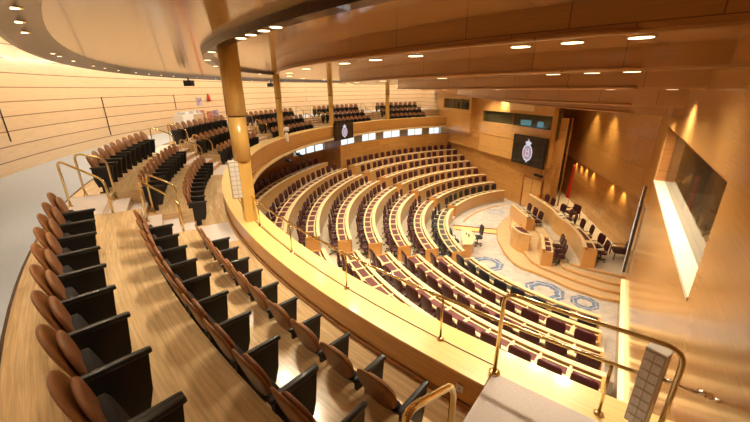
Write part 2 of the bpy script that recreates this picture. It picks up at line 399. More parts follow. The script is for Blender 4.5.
m1 = MB(); m1.lathe([(.055,0),(.055,.012),(.024,.025)], tuple(P0), 14); m1.build('flange', M['brass'], t)

# ------------------------------------------------------------------ gallery theatre seats
def make_seat():
    t = thing('theatre_seat', 'x', 'theatre seat')
    m1 = MB(); m1.blob((0,-.175,.635), (.44,.034,.41), .9, .5, R_(15), .08, .35, nu=20)
    local('back_shell', m1, M['leather'], t)
    m1 = MB(); m1.blob((0,-.118,.58), (.36,.045,.35), .8, .55, R_(11), .05, .25, nu=18); local('back_cushion', m1, M['leather2'], t)
    m1 = MB(); m1.blob((0,-.045,.36), (.42,.10,.32), .45, .4, R_(14), nu=16); local('tipped_seat', m1, M['fabric'], t)
    arm(t, .252)
    return t
def arm(t, x):
    m1 = MB(); V = []
    prof = [(-.16,.55),(.22,.55),(.19,.27),(.15,.13),(-.11,.13),(-.16,.30)]
    for sx in (-.016,.016):
        for y, z in prof: V.append((x+sx, y, z))
    n = len(prof); F = [tuple(range(n-1,-1,-1)), tuple(range(n, 2*n))]+[(i,(i+1)%n,n+(i+1)%n,n+i) for i in range(n)]
    m1.add(V, F); m1.box((x,.0,.08), (.028,.11,.16)); m1.box((x,-.03,.012), (.045,.16,.024)); local('arm_panel', m1, M['black'], t)
    m1 = MB(); m1.blob((x,.03,.562), (.048,.43,.042), .5, .2, 0, nu=12); local('armrest', m1, M['armtop'], t)
seat0 = make_seat(); seatE = thing('theatre_seat', 'x', 'theatre seat')
for c in list(seat0.children):
    d = c.copy(); COL.objects.link(d); d.parent = seatE
arm(seatE, -.252)
SN = ['near gallery section','second gallery section','third gallery section','fourth gallery section','fifth gallery section','far gallery section']
TN = {T1:'back', T2:'middle', T3:'front'}
fl = {'a':True,'e':True}
for si, (a, b) in enumerate(SECT):
  for Rb, z in ((21.15+.22, T1), (20.25+.22, T2), (19.44+.22, T3)):
        if si == 1: b = {T1:207.4,T2:208.6,T3:209.2}[z]
        n = max(2, round((b-a)/1.46)); n = 10 if si == 0 else n
        st = (b-a)/n
        if si == 0: a_, st = 215.2, 1.46
        else: a_ = a+.1; st = (b-a-.2)/n
        for q in range(n):
            aa = b-.1-st*(q+.5) if si else a_+st*(n-q-.5)
            end = (q == 0)
            lab = 'tan leather theatre seat, %s from near end of %s row, %s' % (ORD[q+1], TN[z], SN[si])
            key = 'e' if end else 'a'; src = seatE if end else seat0
            p = pol(Rb, aa, z)
            if fl[key]:
                src.location = p; src.rotation_euler = (0,0,R_(aa+90)); src['label'] = lab; src['group'] = 'gallery seats'; fl[key] = False
            else: dup(src, p, R_(aa+90), lab, 'gallery seats')

# ------------------------------------------------------------------ chamber desks and chairs
def make_chair(mat, near):
    t = thing('swivel_chair', 'x', 'swivel chair')
    bw, bz, bh = (.58,.91,.58) if near else (.46,.85,.52)
    m1 = MB(); m1.blob((0,-.20,bz), (bw,.09,bh), .5, .45, R_(8), .04, .25, nu=14, nv=6); local('backrest', m1, mat, t)
    m1 = MB(); m1.blob((0,.02,.47), (.50,.50,.11), .5, .4, 0, nu=14, nv=6); local('seat', m1, mat, t)
    m1 = MB(); m1.tube([(0,0,.06),(0,0,.42)], .03, 6)
    for k in range(5):
        a = 2*PI*k/5; m1.tube([(0,0,.09),(.27*math.cos(a),.27*math.sin(a),.06)], .018, 5); m1.box((.28*math.cos(a),.28*math.sin(a),.03), (.05,.05,.06), a)
    local('pedestal', m1, M['metal'], t)
    if near:
        for s in (-1,1):
            m1 = MB(); m1.tube([(s*.23,-.2,.5),(s*.27,-.18,.66),(s*.27,.12,.67),(s*.25,.16,.48)], .017, 6); local('armrest', m1, M['metal'], t)
    return t
def place(src, flag, p, rz, lab, grp, sc_=1.0):
    if flag.get(src.name, True):
        src.location = p; src.rotation_euler = (0,0,rz); src['label'] = lab; src['group'] = grp; flag[src.name] = False
    else:
        r = dup(src, p, rz, lab, grp); r.scale = (sc_,)*3
chM, chN = make_chair(M['maroon'], False), make_chair(M['navy'], False)
chMn, chNn = make_chair(M['maroon'], True), make_chair(M['navy'], True)
FLG = {}
BL = {'far':(None,147.6),'middle':(151.4,193.2),'near':(197.9,None)}
far_end = [109.4,108.9,108.4,107.9,107.4,107.2,107.0]
near_end = [234.3,234.6,235.0,235.2,235.4,235.6,235.8]
SH = 'seats_hidden'
for bname in ('far','middle','near'):
    for k in range(1, 9):
        if bname == 'far':
            if k == 8: continue
            a, b = far_end[k-1], 147.6
        elif bname == 'middle': a, b = 151.4, 193.2
        else:
            if k > 6: continue
            a, b = 197.9, near_end[k-1]
        r = RK(k); zt = ZT(k); zf = FK(k); zlow = FK(k-1) if k > 1 else 0.0
        rowname = 'front' if k == 1 else ORD[k]
        t = thing('curved_bench_desk', '%s wooden desk bench, %s row up, %s block' % ('dark-padded' if k == 1 else 'long curved', rowname, bname), 'desk', pol(r, (a+b)/2, zf), 0, 'curved chamber desks')
        m1 = MB(); m1.arc(r, r+.045, a, b, zlow, zt-.03, 1.5, smooth=False); m1.build('front_panel', M['desk'], t)
        m1 = MB(); m1.arc(r-.03, r+.12, a, b, zt-.035, zt, 1.5); m1.build('cap_ledge', M['cream'], t)
        m1 = MB(); m1.arc(r+.17, r+.56, a, b, zt-.12, zt-.085, 1.5); m1.build('desktop', M['cream'], t)
        m1 = MB(); m1.arc(r+.545, r+.575, a, b, zt-.13, zt-.07, 1.5); m1.build('rear_edging', M['cream'], t)
        for aa, sg in ((a, 1), (b, -1)):
            w = math.degrees(.06/r)*sg
            m1 = MB(); m1.arc(r, r+.62, min(aa,aa+w), max(aa,aa+w), zf, zt-.04, 1.5); m1.build('end_panel', M['deskend'], t)
        L = R_(b-a)*(r+.5); n = int(L/.69); st = (b-a)/n
        for q in range(n):
            am = a+st*(q+.5); h = st*.5
            m1 = MB(); m1.arc(r+.23, r+.50, am-h*.84, am+h*.84, zt-.085, zt-.073, 2); m1.build('writing_pad', M['padn'] if k == 1 else M['pad'], t)
            if q:
                m1 = MB(); ab = a+st*q; wd = math.degrees(.028/r)
                m1.arc(r+.12, r+.60, ab-wd, ab+wd, zt-.085, zt-.055, 2)
                if bname == 'near': m1.arc(r+.60, r+.66, ab-wd*5, ab+wd*5, zt-.10, zt-.05, 2)
                m1.build('divider', M['cream'], t)
        for q in range(n):
            am = a+st*(q+.5)+random.uniform(-.15,.15)
            if bname == 'near' and k >= 6 and False: continue
            cnt = (n-q) if bname == 'far' else (q+1)
            lab = '%s swivel chair, %s from the %s aisle, %s row up, %s block' % ('navy' if k == 1 else 'maroon', ORD[cnt], 'far' if bname != 'near' else 'near', rowname, bname)
            near = bname == 'near'
            src = (chNn if near else chN) if k == 1 else (chMn if near else chM)
            rc = r+.69+random.uniform(-.03,.03)
            place(src, FLG, pol(rc, am, zf), R_(am+90+random.uniform(-7,7)), lab, 'chamber chairs')

# ------------------------------------------------------------------ back walls of the chamber under the gallery
mb = MB(); mb.arc(18.58, 18.9, 106, 147.4, 1.2, Z(-4.26), 1.5); mb.arc(18.58, 18.9, 106, 147.4, Z(-3.66), Z(-3.46), 1.5); struct('wall_back', mb, M['hallp'])
mb = MB(); mb.arc(20.3, 20.5, 147.0, 237, 1.0, Z(-4.62), 1.5); mb.arc(20.3, 20.5, 158, 237, Z(-4.7), Z(-3.5), 1.5); struct('wall_recess', mb, M['dark'])
mb = MB(); mb.arc(18.6, 20.5, 147.0, 147.5, 1.0, Z(-3.5), 1.5); struct('wall_return', mb, M['dark'])
# booth windows in a band (lit panels between grey ones)
bands = [(148.1,142.0,1),(142.0,139.0,0),(139.0,133.8,1),(133.8,131.0,0),(131.0,124.9,1),(124.9,122.0,0),(122.0,116.9,1),(116.9,114.4,0),(114.4,110.9,1)]
wi = 1
for a, b, lit in bands:
    if a > 147.4: a = 147.3
    if lit:
        m1 = MB(); m1.arc(18.62, 18.66, b, a, Z(-4.22), Z(-3.68), 1.5); o = struct('window_%d' % wi, m1, M['lit'])
        m2 = MB()
        for q in (b, (a+b)/2, a): m2.arc(18.57, 18.62, q-.08, q+.08, Z(-4.26), Z(-3.66), 1.5)
        m2.build('window_frame', M['cream'], o); wi += 1
    else:
        m1 = MB(); m1.arc(18.59, 18.66, b, a, Z(-4.26), Z(-3.66), 1.5); struct('trim_9', m1, M['boothg'])
m1 = MB(); m1.arc(20.2, 20.3, 147.6, 157, Z(-4.62), Z(-4.15), 1.5); o = struct('window_%d' % wi, m1, M['lit']); wi += 1
m1 = MB()
for q in (147.8,150.9,154): m1.arc(20.15, 20.2, q, q+.3, Z(-4.66), Z(-4.1), 1.5)
m1.build('window_frame', M['boothg'], o)
mb = MB(); mb.arc(20.2, 20.4, 147.5, 158, Z(-4.15), Z(-3.5), 1.5); struct('trim_10', mb, M['panel'])

# ------------------------------------------------------------------ outer gallery wall
mb = MB(); mb.arc(24.3, 24.5, A0-3, A1+10, T1, Z(1.6), 1.5)
o = struct('wall_outer', mb, M['wallp'])
for a, z0, z1 in ((198.1,-1.31,-.19),(185.5,-1.78,-.25),(211.5,-1.5,-.2),(173.0,-1.0,-.25)):
    m1 = MB(); m1.tube([pol(24.27, a, Z(z0)), pol(24.27, a, Z(z1))], .018, 6); tag(m1.build('wall_rod', M['bronze']), 'thin dark vertical rod on the pale curved wall %s' % {198.1:'beyond the near seats',185.5:'above the second seating section',211.5:'out by the near walkway',173.0:'near the white cabinet'}[a], 'rod', 'wall rods')

# ------------------------------------------------------------------ ceilings
mb = MB(); mb.sweep([(18.95,Z(.85)),(21.05,Z(.62)),(21.05,Z(.8)),(18.95,Z(1.1))], A0-4, 262, 1.5); struct('ceiling', mb, M['ceilo'])
mb = MB(); mb.sweep([(21.05,Z(.62)),(21.33,Z(.47)),(21.38,Z(.47)),(21.38,Z(1.0)),(21.05,Z(1.0))], A0-4, 262, 1); struct('trim_11', mb, M['bronze'])
mb = MB(); mb.arc(21.35, 24.6, A0-4, 262, Z(1.6), Z(1.75), 1.5); mb.arc(21.35,21.4, A0-4, 262, Z(1.0), Z(1.6), 1.5); struct('ceiling', mb, M['cream'])
mb = MB(); mb.arc(18.74, 18.95, A0-4, 262, Z(.74), Z(1.1), 1); struct('trim_12', mb, M['bronze'])
mb = MB(); mb.arc(16.7, 18.74, A0-4, 262, Z(.86), Z(1.0), 1.5); struct('ceiling', mb, M['ceil'])
mb = MB(); mb.arc(21.42, 21.50, 201, 240, Z(1.38), Z(1.44), 3)
tag(mb.build('cove_light', M['cove']), 'warm light strip in the ceiling cove over the near walkway', 'cove light')
mb = MB(); mb.arc(21.42, 21.50, A0-2, 200.8, Z(1.38), Z(1.44), 3)
tag(mb.build('cove_light', glow('cove_tube_bright', (1.0,.90,.74), 62)), 'brighter light strip in the ceiling cove washing the far curved wall', 'cove light')
def sail(cx, cy, r, z0, z1, name):
    pts = []; N = 220
    for i in range(N):
        a = 2*PI*i/N; x, y = cx+r*math.cos(a), cy+r*math.sin(a)
        if x < 15.5 and (Vector((x,y))@WN) < 3.5: pts.append((x, y, a))
    a0 = min(p[2] for p in pts); pts.sort(key=lambda p: p[2])
    body = [(p[0], p[1]) for p in pts]+[(16.5, pts[-1][1]), (16.5, max(pts[0][1], 30))]
    mb = MB(); mb.prism(body, z0+.03, z1); o = struct(name, mb, M['sail'])
    # underside in ceiling veneer, and a rounded lip along the edge
    m2 = MB(); m2.prism(body, z0, z0+.029); m2.build('soffit', M['ceil'], o)
    m3 = MB(); path = [(cx+(r+.02)*math.cos(p[2]), cy+(r+.02)*math.sin(p[2]), z0+.025) for p in pts if Vector((p[0],p[1]))@WN < .4]; m3.tube(path, .028, 8); m3.build('edge_lip', M['sail'], o)
SAILS = [(CX,CY,16.9,.50,.86),(15.2,16.93,16.7,.20,.50),(19.4,16.3,18.3,-.05,.20),(27,15.3,22.9,-.40,-.05),(33,14.4,27.0,-.66,-.40)]
for s_ in SAILS: sail(s_[0], s_[1], s_[2], Z(s_[3]), Z(s_[4]), 'ceiling_sail')
# recessed downlights with the lamps in them
LI = 0
def downlight(x, y, z, power, label, spot=True, col=(1,.83,.58), size=130, r=.075, blend=.9, tilt=None):
    global LI
    t = thing('downlight', label, 'downlight', (x, y, z), 0, 'recessed ceiling downlights')
    m1 = MB(); m1.lathe([(r+.02,-.012),(r+.02,0),(r,0)], (0,0,0), 14); local('trim_ring', m1, M['brass'], t)
    m1 = MB(); m1.lathe([(r,-.014),(r,-.006)], (0,0,0), 14); local('lamp_disc', m1, M['lamp'], t)
    if spot and power:
        L = bpy.data.lights.new('downlight_spot', 'SPOT'); L.energy = power; L.color = col; L.spot_size = R_(size); L.spot_blend = blend; L.shadow_soft_size = r
        lo = bpy.data.objects.new('downlight_spot', L); COL.objects.link(lo); lo.location = (x, y, z-.03)
        if tilt: lo.rotation_euler = tilt
        LI += 1
POW = dict(B=430, C=480, D=520, E=520, F=420, A=190, rim=45)
def ring(cx, cy, rad, z, angs, p, lab, **kw):
    for i, a in enumerate(angs):
        x, y = cx+rad*math.cos(R_(a)), cy+rad*math.sin(R_(a))
        if x > 12.3 or (Vector((x,y))@WN) > .7: continue
        downlight(x, y, z, p, 'round downlight, %s along %s' % (ORD[i+1], lab), **kw)
ring(CX, CY, 16.55, Z(.50), [232.4,230.1,228.0,222,218.5,214.8,207,198,188,176,164,152,140,128,116], POW['B'], 'the outermost sail', r=.12)
ring(15.2, 16.93, 16.35, Z(.20), [225.3,223.5,221.5,213,204,195,186,176,166,156,146,137,129], POW['C'], 'the second sail edge', r=.105)
ring(19.4, 16.3, 17.9, Z(-.05), [215.5,212.6,204,196,188,180,172,164,156,148,140], POW['D'], 'the third sail edge')
ring(27, 15.3, 22.5, Z(-.40), [200,192,184,176,168,160,153,146], POW['E'], 'the fourth sail edge')
ring(33, 14.4, 26.6, Z(-.66), [194,187,180,173,166,159,152], POW['F'], 'the lowest sail edge')
ring(CX, CY, 18.85, Z(.74), [221.1,220.0,218.6,217.3,210,203,195,185,175,165,155,145,135,125,115], POW['A'], 'the narrow bulkhead ring')
ring(CX, CY, 21.22, Z(.535), [223.5,221.7,219.8,213.2,211.8,208.8,204.5,202,199,195,192,189,186,180,175,170,165,160,155,150,145], POW['rim'], 'the gallery rim', r=.035, size=100)

# ------------------------------------------------------------------ pillars
for i, a in enumerate((213.4, 169.7, 149.8, 129.1)):
    nm = ['nearest','second','third','farthest'][i]; rp = 18.72 if i else 18.746
    t = thing('pillar', '%s tall timber pillar rising from the gallery parapet to the ceiling' % ['thick','second slim','third slim','farthest slim'][i], 'pillar', pol(rp, a, Z(-2.64)), R_(a))
    r = .175
    m1 = MB(); m1.box((0,0,.72), (.24,.24,1.44)); local('square_foot', m1, M['golden'], t)
    m1 = MB(); m1.lathe([(r*.97,1.30),(r*.97,2.14)], (0,0,0), 28); local('lower_shaft', m1, M['golden'], t)
    m1 = MB(); m1.lathe([(r*.93,2.13),(r*.93,2.18)], (0,0,0), 28); local('joint_ring', m1, M['bronze'], t)
    m1 = MB(); m1.lathe([(r*1.05,2.17),(r*1.05,3.50)], (0,0,0), 28); local('upper_shaft', m1, M['golden'], t)
    m1 = MB(); m1.lathe([(r*.8,3.50),(r*.8,3.56)], (0,0,0), 28); local('top_collar', m1, M['bronze'], t)
# ------------------------------------------------------------------ column loudspeakers
def column_speaker(loc, rz, h, label, w=.15, d=.11, tilt=0.0):
    t = thing('column_loudspeaker', label, 'loudspeaker', loc, rz); t.rotation_euler = (tilt, 0, rz)
    m1 = MB(); m1.box((0,0,h/2), (w,d,h)); m1.box((0,-d*.36,h/2), (w*1.04,d*.12,h*1.0)); local('cabinet', m1, M['alu'], t)
    m1 = MB(); m1.box((0,d/2+.004,h/2), (w*.84,.008,h*.95)); g = local('grille', m1, M['grille'], t)
    m1 = MB()
    for k in range(1, 8): m1.box((0,d/2+.011,h*k/8), (w*.82,.006,.010))
    m1.box((0,d/2+.011,h/2), (w*.04,.007,h*.94))
    local('grille_bar', m1, M['alu'], g)
    m1 = MB(); m1.box((0,0,h+.006), (w*1.02,d*1.02,.012)); local('top_cap', m1, M['white'], t)
    return t
import numpy as np
def pix(u, v):
    f = 345.0234637576596; p = R_(19.589488846725306); r = R_(.505566719533968)
    a, b = (u-375)/f, (v-211)/f
    a, b = a*math.cos(r)-b*math.sin(r), a*math.sin(r)+b*math.cos(r)
    return Vector((a, math.cos(p)-b*math.sin(p), -math.sin(p)-b*math.cos(p)))
ts = column_speaker((2.06, 2.02, Z(-2.51)), R_(122), .70, 'grey column loudspeaker with a perforated front on the platform wall', .13, .10)
def tol(p): return tuple(Matrix.Rotation(-R_(122), 3, 'Z') @ (Vector(p)-Vector((2.06, 2.02, Z(-2.51)))))
q0 = Vector((2.10, 2.0, Z(-2.05))); dW = Vector((WN.x, WN.y, 0))
m1 = MB(); m1.tube([tol(q0), tol(q0+dW*.24+Vector((0,0,-.01)))], .013, 8); m1.tube([tol(q0+dW*.22), tol(q0+dW*.30)], .022, 10); m1.tube([tol(q0+dW*.28+Vector((0,0,-.03))), tol(q0+dW*.40)], .013, 8); local('mounting_arm', m1, M['chrome'], ts)
column_speaker((-2.80, 6.80, Z(-2.10)), R_(203.5), .75, 'slatted column loudspeaker fixed to the thick pillar', .23, .12)

# ------------------------------------------------------------------ near side wall, with the booth window
def wallbox(mb, t0, t1, l0, l1, z0, z1):
    P = [NW(t0,l0,0), NW(t1,l0,0), NW(t1,l1,0), NW(t0,l1,0)]
    V = [(p[0],p[1],z) for z in (z0,z1) for p in P]
    F = [(0,1,2,3),(7,6,5,4),(0,4,5,1),(1,5,6,2),(2,6,7,3),(3,7,4,0)]
    U = []
    for f in F:
        q = []
        for k in f:
            t_, l_ = ((t0,l0),(t1,l0),(t1,l1),(t0,l1))[k % 4]; z_ = z0 if k < 4 else z1
            q.append((t_, l_, z_))
        if max(x[2] for x in q)-min(x[2] for x in q) < 1e-9: U.append([(x[0],x[1]) for x in q])
        elif max(x[1] for x in q)-min(x[1] for x in q) < 1e-9: U.append([(x[0],x[2]) for x in q])
        else: U.append([(x[1],x[2]) for x in q])
    mb.add(V, F, U)
WT0, WT1, WZ0, WZ1 = 4.5, 10.5, Z(-2.15), Z(-.86)
mb = MB()
wallbox(mb, -1.2, WT0, LAT, LAT+.3, Z(-5.15), Z(1.6)); wallbox(mb, WT0, WT1, LAT, LAT+.3, Z(-5.15), WZ0); wallbox(mb, WT0, WT1, LAT, LAT+.3, WZ1, Z(1.6)); wallbox(mb, WT1, 11.0, LAT, LAT+.3, Z(-5.15), Z(1.6))
struct('wall_right', mb, M['hallg'])
mb = MB(); wallbox(mb, -1.2, 11.0, LAT-.09, LAT+.3, Z(-5.22), Z(-5.15)); struct('trim_13', mb, M['cream'])
mb = MB(); wallbox(mb, 3.0, 17.5, LAT+.36, LAT+.56, 0, Z(-5.0)); struct('wall_lower_right', mb, M['hallp'])
mb = MB(); wallbox(mb, 10.9, 17.5, LAT+.36, LAT+.56, Z(-5.0), Z(1.0)); struct('wall_end_right', mb, M['hallp'])
o = MB(); wallbox(o, WT0, WT1, LAT+.19, LAT+.20, WZ0, WZ1); wn = struct('window_%d' % wi, o, M['win']); wi += 1
m1 = MB(); wallbox(m1, WT0, WT1, LAT-.01, LAT+.27, WZ0-.03, WZ0+.015); m1.build('window_sill', plain('sill_stone', (.50,.43,.33), .5, 0, .05, 4), wn)
m1 = MB(); wallbox(m1, WT0, WT0+.06, LAT+.02, LAT+.3, WZ0, WZ1); wallbox(m1, WT1-.06, WT1, LAT+.02, LAT+.3, WZ0, WZ1); wallbox(m1, WT0, WT1, LAT+.02, LAT+.3, WZ1-.03, WZ1); m1.build('window_frame', M['dark'], wn)
mb = MB(); wallbox(mb, WT0-.3, WT1+.2, LAT+2.4, LAT+2.5, WZ0-.8, WZ1+.5); wallbox(mb, WT0-.4, WT0-.3, LAT+.3, LAT+2.5, WZ0-.8, WZ1+.5); wallbox(mb, WT1+.2, WT1+.3, LAT+.3, LAT+2.5, WZ0-.8, WZ1+.5); wallbox(mb, WT0-.3, WT1+.3, LAT+.3, LAT+2.5, WZ0-.9, WZ0-.8); wallbox(mb, WT0-.3, WT1+.3, LAT+.3, LAT+2.5, WZ1+.5, WZ1+.6)
struct('wall_booth', mb, M['booth'])
t = thing('booth_desk', 'pale wooden desk seen through the side booth window', 'desk', NW(7.4, LAT+.9, WZ0-.8))
m1 = MB(); wallbox(m1, 4.8, 10.0, LAT+.6, LAT+1.15, WZ0-.14, WZ0-.09); m1.build('desktop', M['cream'], t)
m1 = MB(); wallbox(m1, 4.8, 10.0, LAT+.6, LAT+.65, WZ0-.8, WZ0-.14); m1.build('modesty_panel', M['desk'], t)
for i, q in enumerate((5.6, 6.5, 7.5, 8.6)):
    t = thing('desk_monitor', 'dark monitor on the side booth desk, %s from the camera' % ORD[i+1], 'monitor', NW(q, LAT+.85, WZ0-.09), -azw, 'side booth monitors')
    m1 = MB(); m1.box((0,0,.24), (.05,.42,.28)); local('display', m1, M['navy'], t)
    m1 = MB(); m1.box((0,0,.05), (.04,.05,.1)); m1.box((0,0,.008), (.16,.2,.016)); local('stand', m1, M['metal'], t)

# ------------------------------------------------------------------ far side wall
def fbox(mb, r0, r1, o0, o1, z0, z1):
    P = [FW(r0,o0,0), FW(r1,o0,0), FW(r1,o1,0), FW(r0,o1,0)]
    V = [(p[0],p[1],z) for z in (z0,z1) for p in P]
    F = [(0,3,2,1),(4,5,6,7),(0,1,5,4),(1,2,6,5),(2,3,7,6),(3,0,4,7)]; U = []
    for f in F:
        q = []
        for k in f:
            t_, l_ = ((r0,o0),(r1,o0),(r1,o1),(r0,o1))[k % 4]; q.append((t_, l_, z0 if k < 4 else z1))
        if max(x[2] for x in q)-min(x[2] for x in q) < 1e-9: U.append([(x[0],x[1]) for x in q])
        elif max(x[1] for x in q)-min(x[1] for x in q) < 1e-9: U.append([(x[0],x[2]) for x in q])
        else: U.append([(x[1],x[2]) for x in q])
    mb.add(V, F, U)
# o > 0 points away from the hall (FN = right-hand normal of the outward direction)
W2 = (5.5, 13.0, Z(-2.64), Z(-1.78)); W1_ = (14.6, 19.1, Z(-1.84), Z(-.98))
mb = MB()
fbox(mb, 13.0, 14.3, .25, .5, Z(-5.1), Z(.4))
fbox(mb, 5.5, 13.1, 0, .35, Z(-5.1), W2[2]); fbox(mb, 5.4, 13.1, 0, .35, W2[3], Z(.3)); fbox(mb, 13.0, 13.1, 0, .35, W2[2], W2[3]); fbox(mb, 5.4, 5.5, 0, .35, Z(-5.1), W2[3])
struct('wall_far', mb, M['hallu'])
mb = MB()
fbox(mb, 14.3, 20.2, -.25, .3, Z(-3.75), W1_[2]); fbox(mb, 14.3, 20.2, -.25, .3, W1_[3], Z(.5)); fbox(mb, 14.3, 14.6, -.25, .3, W1_[2], W1_[3]); fbox(mb, 19.1, 20.2, -.25, .3, W1_[2], W1_[3])
struct('wall_far_box', mb, M['hallu'])
mb = MB(); fbox(mb, 20.0, 24.6, -.1, .3, Z(-3.6), Z(1.6)); struct('wall_far_gallery', mb, M['wallp'])
mb = MB(); fbox(mb, 5.2, 20.4, .40, .6, 0, Z(-4.95)); fbox(mb, 13.0, 20, .1, .5, Z(-5.1), Z(-3.7)); struct('wall_lower_far', mb, M['hallp'])
mb = MB(); fbox(mb, 5.5, 13.0, -.01, .02, Z(-3.66), Z(-3.62)); fbox(mb, 5.4, 13.1, -.02, .3, Z(-5.14), Z(-5.1)); struct('trim_14', mb, M['dark'])
for (r0, r1, z0, z1), nm in ((W2,'long'),(W1_,'box')):
    off = .06 if nm == 'long' else -.19
    m1 = MB(); fbox(m1, r0, r1, off+.1, off+.11, z0, z1); wn = struct('window_%d' % wi, m1, M['wing']); wi += 1
    m2 = MB(); nq = 2 if nm == 'long' else 3
    for q in range(nq+1): rr = r0+(r1-r0-.05)*q/nq; fbox(m2, rr, rr+.05, off, off+.12, z0, z1)
    m2.build('mullion', M['dark'], wn)
    mb = MB(); dp = .62 if nm == 'long' else 1.9
    lin = M['booth'] if nm == 'long' else M['cream']
    fbox(mb, r0, r1, dp, dp+.1, z0-.6, z1+.2); fbox(mb, r0-.1, r0, .36, dp, z0-.6, z1+.2); fbox(mb, r1, r1+.1, .36, dp, z0-.6, z1+.2); fbox(mb, r0, r1, .36, dp, z0-.7, z0-.6); fbox(mb, r0, r1, .36, dp, z1+.1, z1+.2)
    struct('wall_booth', mb, lin)
t = thing('booth_light', 'small warm ceiling lamp inside the box booth', 'lamp', FW(16.8, 1.2, Z(-.84)))
m1 = MB(); m1.box(FW(16.8,1.2,Z(-.80)), (.9,.5,.04), R_(108)); m1.build('diffuser', glow('booth_lamp', (1,.85,.55), 9), t)
for i, q in enumerate((15.2,15.9,16.6,17.3,18.0)):
    t = thing('booth_chair', 'dark headrest chair in the box booth, %s from the stage' % ORD[i+1], 'chair', FW(q, .8, Z(-2.44)), R_(108+90), 'box booth chairs')
    m1 = MB(); m1.blob((0,0,.85), (.42,.10,.6), .6, .5); local('backrest', m1, M['navy'], t)
    m1 = MB(); m1.blob((0,.2,.45), (.42,.42,.1), .5, .5); m1.box((0,.2,.2), (.06,.06,.4)); local('seat', m1, M['navy'], t)
for i, (q, w) in enumerate(((8.3,1.0),(6.9,.5))):
    t = thing('booth_monitor', 'turquoise glowing monitor in the long booth, %s' % ('wide one' if i == 0 else 'small one'), 'monitor', FW(q, .42, Z(-3.24)), R_(108))
    m1 = MB(); m1.box((0,0,.83), (w,.05,.36)); local('display', m1, M['screenblue'], t)
    m1 = MB(); m1.box((0,-.06,.35), (.12,.06,.7)); local('stand', m1, M['metal'], t)
# lit patch high on the far wall, put in as a pale cream panel
mb = MB(); fbox(mb, 7.0, 9.6, -.12, 0, Z(-1.55), Z(-.95)); struct('trim_15', mb, M['cream'])

# ------------------------------------------------------------------ screens with the crest
def crest(t, w, h, y, lit=True):
    """crown over an oval shield with two small uprights; x-z plane in the screen's frame"""
    a, b = (M['crestlit'], M['crestlitp']) if lit else (M['crest'], M['crestp'])
    def oval(rx, rz_, cz, y0, mat, nm, hole=0.0):
        m = MB(); N = 36; V = []
        for k in range(N):
            q = 2*PI*k/N; V.append((rx*math.cos(q), y0, cz+rz_*math.sin(q))); V.append((rx*hole*math.cos(q), y0, cz+rz_*hole*math.sin(q)))
            V.append((rx*math.cos(q), y0-.01, cz+rz_*math.sin(q))); V.append((rx*hole*math.cos(q), y0-.01, cz+rz_*hole*math.sin(q)))
        F = []
        for k in range(N):
            i, j = 4*k, 4*((k+1) % N); F += [(i,j,j+1,i+1),(i+2,i+3,j+3,j+2),(i,i+2,j+2,j)]
        m.add(V, F); return local(nm, m, mat, t)
    oval(w*.5, h*.36, -h*.08, y, a, 'crest_ring', .80)
    oval(w*.36, h*.27, -h*.08, y, b, 'crest_shield', .0)
    m = MB()
    for sx in (-.14, .14): m.box((sx*w, y+.006, -h*.08), (w*.06, .008, h*.36))
    m.box((0, y+.006, -h*.02), (w*.34,.008,h*.03)); m.box((0, y+.006, -h*.2), (w*.34,.008,h*.03)); local('crest_charge', m, a, t)
    m = MB(); N = 5
    m.box((0, y-.004, h*.29), (w*.48,.01,h*.045))
    for k in range(N):
        x = (k-2)/2*w*.24; hh = h*(.12 if k == 2 else (.09 if k in (1,3) else .06))
        m.blob((x, y-.004, h*.31+hh*.5), (w*.16,.01,hh*1.2), .9, .6, nu=10, nv=4)
    m.box((0,y-.004,h*.46), (w*.03,.01,h*.08)); m.box((0,y-.004,h*.465), (w*.10,.01,h*.02)); local('crest_crown', m, a, t)
    m = MB(); m.blob((0,y-.004,-h*.47), (w*.14,.01,h*.06), .9, .6, nu=10, nv=4); local('crest_pendant', m, a, t)
c_ = FW(7.0, -.55, 0)
def screen_thing(loc, rz, w, h, label, tiltx=0.0, cw=.36, ch=.82, depth=.16):
    t = thing('hanging_screen', label, 'screen', loc, rz); t.rotation_euler = (tiltx, 0, rz)
    m1 = MB(); m1.box((0,0,0), (w,depth,h)); local('screen_body', m1, M['screen'], t)
    m1 = MB(); e = .05
    m1.box((0,depth/2,h/2-e/2), (w,.03,e)); m1.box((0,depth/2,-h/2+e/2), (w,.03,e)); m1.box((w/2-e/2,depth/2,0), (e,.03,h)); m1.box((-w/2+e/2,depth/2,0), (e,.03,h)); local('bezel', m1, M['black'], t)
    crest(t, w*cw, h*ch, depth/2+.022)
    m1 = MB(); m1.box((0,-depth*.9,0), (w*.25,depth,h*.3)); local('wall_bracket', m1, M['metal'], t)
    return t
# front of the far screen faces the hall and is turned towards the seats
s1 = screen_thing((FW(6.85,-.30,0)[0], FW(6.85,-.30,0)[1], Z(-4.13)), R_(108.1+180-180+0)+PI*0+R_(0), 3.05, 2.0, 'large dark screen with a crowned crest on the far side wall', 0, .30, .80)
s1.rotation_euler = (R_(0), 0, R_(108.1))
# smaller black screen on the gallery front
a_ = 147.6
s2 = screen_thing(pol(18.16, a_, Z(-3.05)), R_(a_+90), 2.25, 1.28, 'black screen with a white crest hung on the far gallery front', 0, .30, .80)
# screen at the end of the near side wall, seen edge-on
az3 = R_(39.2); ds = 12.75
s3 = screen_thing((ds*math.sin(az3), ds*math.cos(az3), Z(-4.1)), PI/2-az3, 2.7, 2.0, 'screen seen almost edge-on at the end of the near side wall', 0, .30, .80, .07)
for c in list(s3.children):
    if c.name.startswith('wall_bracket'): bpy.data.objects.remove(c)
    elif c.name.startswith('bezel'): c.data.materials[0] = M['white']; c['label'] = 'pale bezel'

